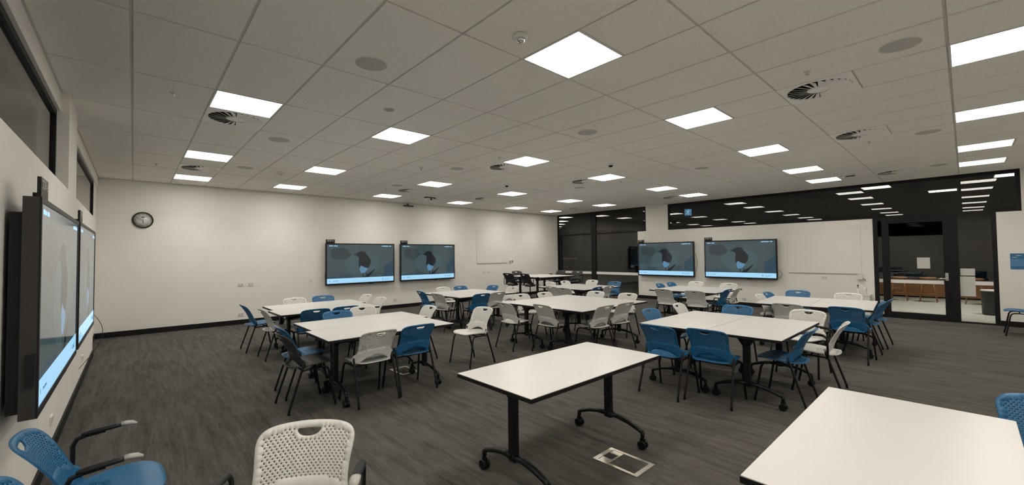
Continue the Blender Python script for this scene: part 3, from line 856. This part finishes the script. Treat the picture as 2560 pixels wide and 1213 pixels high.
cross_me = B().tube([(-0.212, 0.06, 0.416), (0.212, 0.06, 0.416)], 0.009, 8).tube([(-0.214, -0.08, 0.410), (0.214, -0.08, 0.410)], 0.009, 8).mesh('cross_bar')
CM = {'B': 'chair_blue', 'W': 'chair_white', 'K': 'chair_charcoal'}
CN = {'B': 'blue', 'W': 'white', 'K': 'charcoal grey'}
def make_chair(col, arms=False):
    t = thing('stacking_chair', 'chair', 'chair', (0, 0, 0), 0, 'perforated plastic chairs')
    link('seat', seat_me, CM[col], t)
    link('backrest', back_me2, CM[col], t)
    for k in 'fr':
        for s in (-1, 1): link('leg', LEGS[(k, s)], 'black_metal', t)
    for s in (-1, 1): link('side_rail', LEGS[('s', s)], 'black_metal', t)
    link('cross_bar', cross_me, 'black_metal', t)
    if arms:
        for s in (-1, 1):
            a = link('arm_tube', LEGS[('a', s)], 'black_metal', t)
            p = link('arm_pad', LEGS[('p', s)], 'black_plastic', t)
            link('pad_tip', LEGS[('t', s)], 'arm_tip', p)
    return t
proto = {}
def chair(x, y, rz, col, label, arms=False):
    k = (col, arms)
    if k not in proto: proto[k] = t = make_chair(col, arms)
    else: t = copy_tree(proto[k])
    t.location = (x, y, 0); t.rotation_euler = (0, 0, R(rz)); t['label'] = label
    return t
CH_L = [
('T3',1.471,5.302,-90,'B','left','far'), ('T3',1.373,4.825,-89,'K','left','near'), ('T3',1.947,4.483,4,'W','near','left'),
('T3',2.453,4.508,0,'B','near','right'), ('T3',2.195,5.962,180,'B','far','left'), ('T3',2.675,6.202,181,'W','far','right'),
('T3',3.235,5.738,87,'W','right','only'), ('T4',1.600,8.224,-90,'B','left','far'), ('T4',1.704,7.411,-89,'W','left','near'),
('T4',2.314,8.543,183,'W','far','left'), ('T4',2.837,8.614,176,'B','far','right'), ('T4',2.072,6.917,-2,'B','near','left'),
('T4',2.546,6.930,-4,'B','near','right'), ('T4',3.352,8.373,93,'W','right','far'), ('T4',3.296,7.601,92,'W','right','near'),
('T5',4.982,8.251,-95,'B','left','far'), ('T5',4.912,7.503,-85,'W','left','near'), ('T5',5.717,8.593,185,'W','far','left'),
('T5',6.221,8.576,182,'B','far','right'), ('T5',6.723,8.337,91,'B','right','far'), ('T5',6.686,7.559,87,'W','right','near'),
('T5',5.340,6.971,-5,'B','near','left'), ('T5',5.801,7.015,0,'W','near','right'), ('T6',4.794,5.210,-94,'W','left','far'),
('T6',5.020,4.559,-93,'W','left','near'), ('T6',5.395,3.982,-3,'W','near','left'), ('T6',5.959,3.974,-5,'W','near','right'),
('T6',5.748,5.809,180,'W','far','left'), ('T6',6.335,5.735,179,'W','far','right'), ('T6',6.994,5.267,93,'W','right','far'),
('T6',7.039,4.539,90,'W','right','near'), ('T7',8.798,7.810,181,'W','far','left'), ('T7',9.467,7.828,180,'W','far','right'),
('T7',10.040,7.631,92,'W','right','far'), ('T7',9.828,6.700,90,'B','right','near'), ('T7',7.879,6.943,-92,'W','left','far'),
('T7',7.720,6.458,-85,'W','left','near'), ('T7',8.201,6.190,5,'B','near','left'), ('T7',8.740,6.221,3,'W','near','right'),
('T11',10.088,5.151,182,'B','far','left'), ('T11',10.676,5.154,178,'B','far','right'), ('T11',11.164,5.010,87,'W','right','far'),
('T11',11.032,4.113,88,'W','right','near'), ('T11',8.882,4.535,-94,'W','left','far'), ('T11',8.886,3.864,-87,'W','left','near'),
('T11',9.495,3.702,-1,'B','near','left'), ('T11',10.015,3.677,4,'W','near','right'), ('T9',5.411,2.817,179,'B','far','left'),
('T9',6.286,2.811,185,'W','far','right'), ('T9',6.420,2.294,94,'B','right','far'), ('T9',6.487,1.472,85,'W','right','near'),
('T9',4.489,2.314,-93,'B','left','far'), ('T9',4.610,1.852,-88,'B','left','near'), ('T9',5.135,1.318,0,'B','near','left'),
('T9',5.815,1.159,5,'W','near','right'), ('T10',8.619,2.386,179,'W','far','left'), ('T10',9.174,2.413,176,'B','far','right'),
('T10',9.770,2.318,91,'B','right','far'), ('T10',9.658,1.492,93,'W','right','near'), ('T10',7.633,1.869,-92,'W','left','far'),
('T10',7.684,1.160,-94,'B','left','near'), ('T10',9.144,1.090,-2,'B','near','right'), ('T10',8.549,1.126,5,'B','near','left'),
]
for key, x, y, rz, col, side, which in CH_L:
    sd = {'left': 'left side', 'right': 'right side', 'near': 'near side', 'far': 'far side'}[side]
    lab = '%s chair, %s one on the %s of the %s' % (CN[col], which, sd, NM[key])
    chair(x, y, rz, col, lab, arms=(key == 'T9' and side == 'near' and which == 'right'))
chair(3.70, 4.93, 92, 'W', 'lone white chair standing apart in the aisle behind the front table')
chair(0.497, 1.92, 148, 'W', 'big white armchair cut off by the bottom edge, centre left', True)
chair(-0.11, 2.86, -88, 'B', 'blue armchair in the bottom left corner beneath the left display', True)
chair(-0.11, 2.28, -86, 'B', 'blue chair sliver at the extreme bottom left edge')
chair(3.34, -0.30, 90, 'B', 'blue chair at the right edge behind the bottom right table')
chair(11.95, -0.69, 0, 'B', 'blue chair against the far right edge below the poster')

# black stools at the tall table
def make_stool():
    t = thing('drafting_stool', 'stool', 'stool', (0, 0, 0), 0, 'black drafting stools')
    for nm, me in (('seat', seat_me), ('backrest', back_me2)):
        link(nm, me, 'chair_black', t, (0, 0, 0.24))
    for s in (-1, 1):
        link('back_support', B().tube([(s*0.221, -0.070, 0.74), (s*0.221, -0.085, 0.69), (s*0.12, -0.03, 0.655), (s*0.03, 0, 0.65)], 0.011, 8).mesh('back_support'), 'black_metal', t)
        link('arm_tube', LEGS[('a', s)], 'black_metal', t, (0, 0, 0.24)); link('arm_pad', LEGS[('p', s)], 'black_plastic', t, (0, 0, 0.24))
    obj('gas_column', B().tube([(0, 0, 0.09), (0, 0, 0.40)], 0.026, 12).tube([(0, 0, 0.40), (0, 0, 0.66)], 0.016, 12), 'black_metal', t)
    obj('seat_plate', B().box(-0.10, 0.10, -0.12, 0.12, 0.645, 0.68), 'black_metal', t)
    obj('foot_ring', B().tube([(0.21*math.cos(2*PI*i/20), 0.21*math.sin(2*PI*i/20), 0.30) for i in range(21)], 0.011, 8, cap=False).tube([(-0.21, 0, 0.30), (0.21, 0, 0.30)], 0.009, 6), 'black_metal', t)
    for i in range(5):
        a = 2*PI*i/5+0.3
        c, s_ = math.cos(a), math.sin(a)
        f = obj('base_arm', B().tube([(0, 0, 0.11), (0.28*c, 0.28*s_, 0.075)], [0.026, 0.016], 8), 'black_metal', t)
        w_ = Vector((-s_, c, 0))*0.022
        p = Vector((0.28*c, 0.28*s_, 0.03))
        obj('castor', B().tube([p-w_, p+w_], 0.03, 12), 'castor', f)
    return t
st0 = None
for x, y, rz, lab in ((8.50, 9.28, -86, 'black drafting stool at tall corner table, leftmost'), (8.56, 8.60, -95, 'black drafting stool at tall corner table, second from left'),
                      (9.5, 9.98, 176, 'black drafting stool behind the tall corner table'), (10.5, 9.28, 86, 'black drafting stool right of tall corner table, farther one'),
                      (10.5, 8.55, 95, 'black drafting stool right of tall corner table, nearer one')):
    if st0 is None: t = st0 = make_stool()
    else: t = copy_tree(st0)
    t.location = (x, y, 0); t.rotation_euler = (0, 0, R(rz)); t['label'] = lab

# ------------------------------------------------------------------ hygiene corner by the doors
t = thing('bin_cabinet', 'white bin unit below the sanitiser bottle beside the doors', 'bin', (12.99, 1.70, 0))
obj('body', B().box(-0.17, 0.17, -0.15, 0.15, 0.03, 0.50), 'white_plastic', t)
obj('plinth', B().box(-0.16, 0.16, -0.14, 0.14, 0.0, 0.03), 'base_black', t)
obj('lid', B().box(-0.175, 0.175, -0.155, 0.155, 0.50, 0.53), 'white_plastic', t)
t = thing('sanitiser_bottle', 'clear pump sanitiser bottle on the white unit by the doors', 'bottle', (12.98, 1.66, 0.53))
obj('bottle_body', B().lathe([(0.042, 0), (0.045, 0.01), (0.045, 0.13), (0.035, 0.165), (0.016, 0.18), (0.016, 0.20)], 20), 'bottle_clear', t)
obj('pump', B().tube([(0, 0, 0.20), (0, 0, 0.245)], 0.006, 8).tube([(0.01, 0, 0.245), (-0.05, 0, 0.238)], 0.008, 8).lathe([(0.018, 0.195), (0.018, 0.212)], 14), 'white_plastic', t)
t = thing('spray_bottle', 'white spray bottle with dark nozzle on the unit by the doors', 'bottle', (12.98, 1.78, 0.53))
obj('bottle_body', B().lathe([(0.036, 0), (0.038, 0.01), (0.038, 0.12), (0.014, 0.17), (0.014, 0.19)], 20), 'white_plastic', t)
obj('nozzle', B().box(-0.06, 0.03, -0.012, 0.012, 0.195, 0.225).box(-0.045, -0.035, -0.006, 0.006, 0.155, 0.195), 'red_cap', t)
t = thing('wall_dispenser', 'small white wall dispenser below the right whiteboard', 'dispenser', (XR-0.001, 1.76, 0.93))
obj('housing', B().box(-0.08, 0, -0.05, 0.05, -0.05, 0.07), 'white_plastic', t)
obj('bracket_arm', B().tube([(-0.04, -0.05, -0.04), (-0.05, -0.09, -0.05), (-0.05, -0.10, -0.09)], 0.006, 6), 'tv_side', t)

# ------------------------------------------------------------------ hall beyond the glass
HX0, HX1, HY0, HY1 = XR+0.15, 27.0, -7.0, 21.0
struct('floor_hall', B().box(HX0, HX1, HY0, HY1, -0.1, 0), 'hall_floor')
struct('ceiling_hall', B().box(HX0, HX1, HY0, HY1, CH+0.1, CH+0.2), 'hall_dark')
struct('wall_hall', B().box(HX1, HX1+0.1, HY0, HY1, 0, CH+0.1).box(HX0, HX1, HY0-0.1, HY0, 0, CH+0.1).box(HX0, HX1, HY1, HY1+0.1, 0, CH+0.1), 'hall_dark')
for x, y, w in ((15.0, 1.6, 'nearest the door glass'), (15.0, -0.8, 'beyond the sidelight'), (17.4, 0.4, 'second row beyond the door')):
    t = thing('hall_light', 'square ceiling light in the dark hall, ' + w, 'light', (x, y, CH+0.099), 0, 'hall lights')
    link('frame', fr_me, 'light_frame', t); link('diffuser', df_me, 'hall_panel', t)
    panel_beam(t, 42.0)
for i, (x, y) in enumerate(((13.95, 11.6), (15.0, 12.7), (16.6, 14.3), (18.1, 15.8), (19.7, 17.4), (21.1, 18.8))):
    t = thing('hall_light', 'hall ceiling light beyond the corner glazing, %s from the glass' % ORD[i], 'light', (x, y, CH+0.099), 0, 'hall lights')
    link('frame', fr_me, 'light_frame', t); link('diffuser', df_me, 'hall_panel', t)
# timber bench, stools, bin and cabinet in the hall
t = thing('timber_bench', 'long low timber bench in the hall seen through the doors', 'bench', (19.6, 0.6, 0))
obj('front_panel', B().box(-0.25, -0.22, -1.7, 1.7, 0.05, 0.62), 'timber', t)
obj('bench_top', B().box(-0.28, 0.28, -1.75, 1.75, 0.62, 0.68), 'hall_dark', t)
obj('bench_end', B().box(-0.22, 0.25, -1.7, -1.66, 0.0, 0.62), 'timber', t)
obj('bench_end', B().box(-0.22, 0.25, 1.66, 1.7, 0.0, 0.62), 'timber', t)
def hall_stool(x, y, lab):
    t = thing('timber_stool', lab, 'stool', (x, y, 0), 0, 'tall timber stools in the hall')
    obj('seat', B().lathe([(0.17, 0.70), (0.19, 0.72), (0.19, 0.74), (0.16, 0.75)], 20), 'timber', t)
    for a, b in ((-1, -1), (1, -1), (1, 1), (-1, 1)):
        obj('leg', B().tube([(a*0.10, b*0.10, 0.71), (a*0.19, b*0.19, 0.0)], [0.016, 0.012], 8), 'timber', t)
    obj('foot_ring', B().tube([(0.168*math.cos(2*PI*i/16), 0.168*math.sin(2*PI*i/16), 0.25) for i in range(17)], 0.008, 6, cap=False), 'timber', t)
hall_stool(17.9, 1.45, 'timber stool in the hall, left one seen through the door')
hall_stool(17.9, 0.80, 'timber stool in the hall, right one seen through the door')
hall_stool(17.9, -0.15, 'timber stool in the hall seen through the sidelight')
t = thing('hall_bin', 'brown cylindrical bin in the hall seen through the sidelight', 'bin', (15.3, -0.42, 0))
obj('bin_body', B().lathe([(0.17, 0), (0.19, 0.02), (0.20, 0.55), (0.20, 0.58)], 24), 'tv_side', t)
obj('rim', B().lathe([(0.205, 0.57), (0.21, 0.60), (0.15, 0.60)], 24), 'white_plastic', t)
t = thing('timber_cabinet', 'timber edged cabinet beyond the corner glazing', 'cabinet', (15.2, 13.2, 0))
obj('body', B().box(-0.3, 0.3, -0.75, 0.75, 0.0, 1.35), 'hall_dark', t)
obj('top_board', B().box(-0.33, 0.33, -0.78, 0.78, 1.35, 1.39), 'timber', t)
obj('shelf_edge', B().box(-0.32, -0.3, -0.75, 0.75, 0.98, 1.01), 'timber', t)
t = thing('exit_sign', 'glowing blue exit sign beyond the high window', 'sign', (15.4, 7.0, 3.10), R(-60))
obj('sign_box', B().box(-0.125, 0.125, 0, 0.03, -0.125, 0.125), 'tv_body', t)
obj('sign_face', B().box(-0.12, 0.12, -0.004, 0, -0.12, 0.12), 'exit_glow', t)
man = B()
man.lathe([(0.018, 0), (0.018, 0.003)], 12, Matrix.Translation((0.02, -0.004, 0.09)) @ MY)
man.tube([(0.01, -0.006, 0.06), (-0.01, -0.006, -0.01)], 0.016, 6).tube([(-0.01, -0.006, -0.01), (0.03, -0.006, -0.05), (0.0, -0.006, -0.10)], 0.011, 6).tube([(-0.01, -0.006, -0.01), (-0.045, -0.006, -0.06), (-0.09, -0.006, -0.07)], 0.011, 6).tube([(0.01, -0.006, 0.055), (0.05, -0.006, 0.03), (0.075, -0.006, 0.05)], 0.008, 6).tube([(0.0, -0.006, 0.05), (-0.045, -0.006, 0.04), (-0.05, -0.006, 0.0)], 0.008, 6)
obj('running_figure', man, 'exit_man', t)
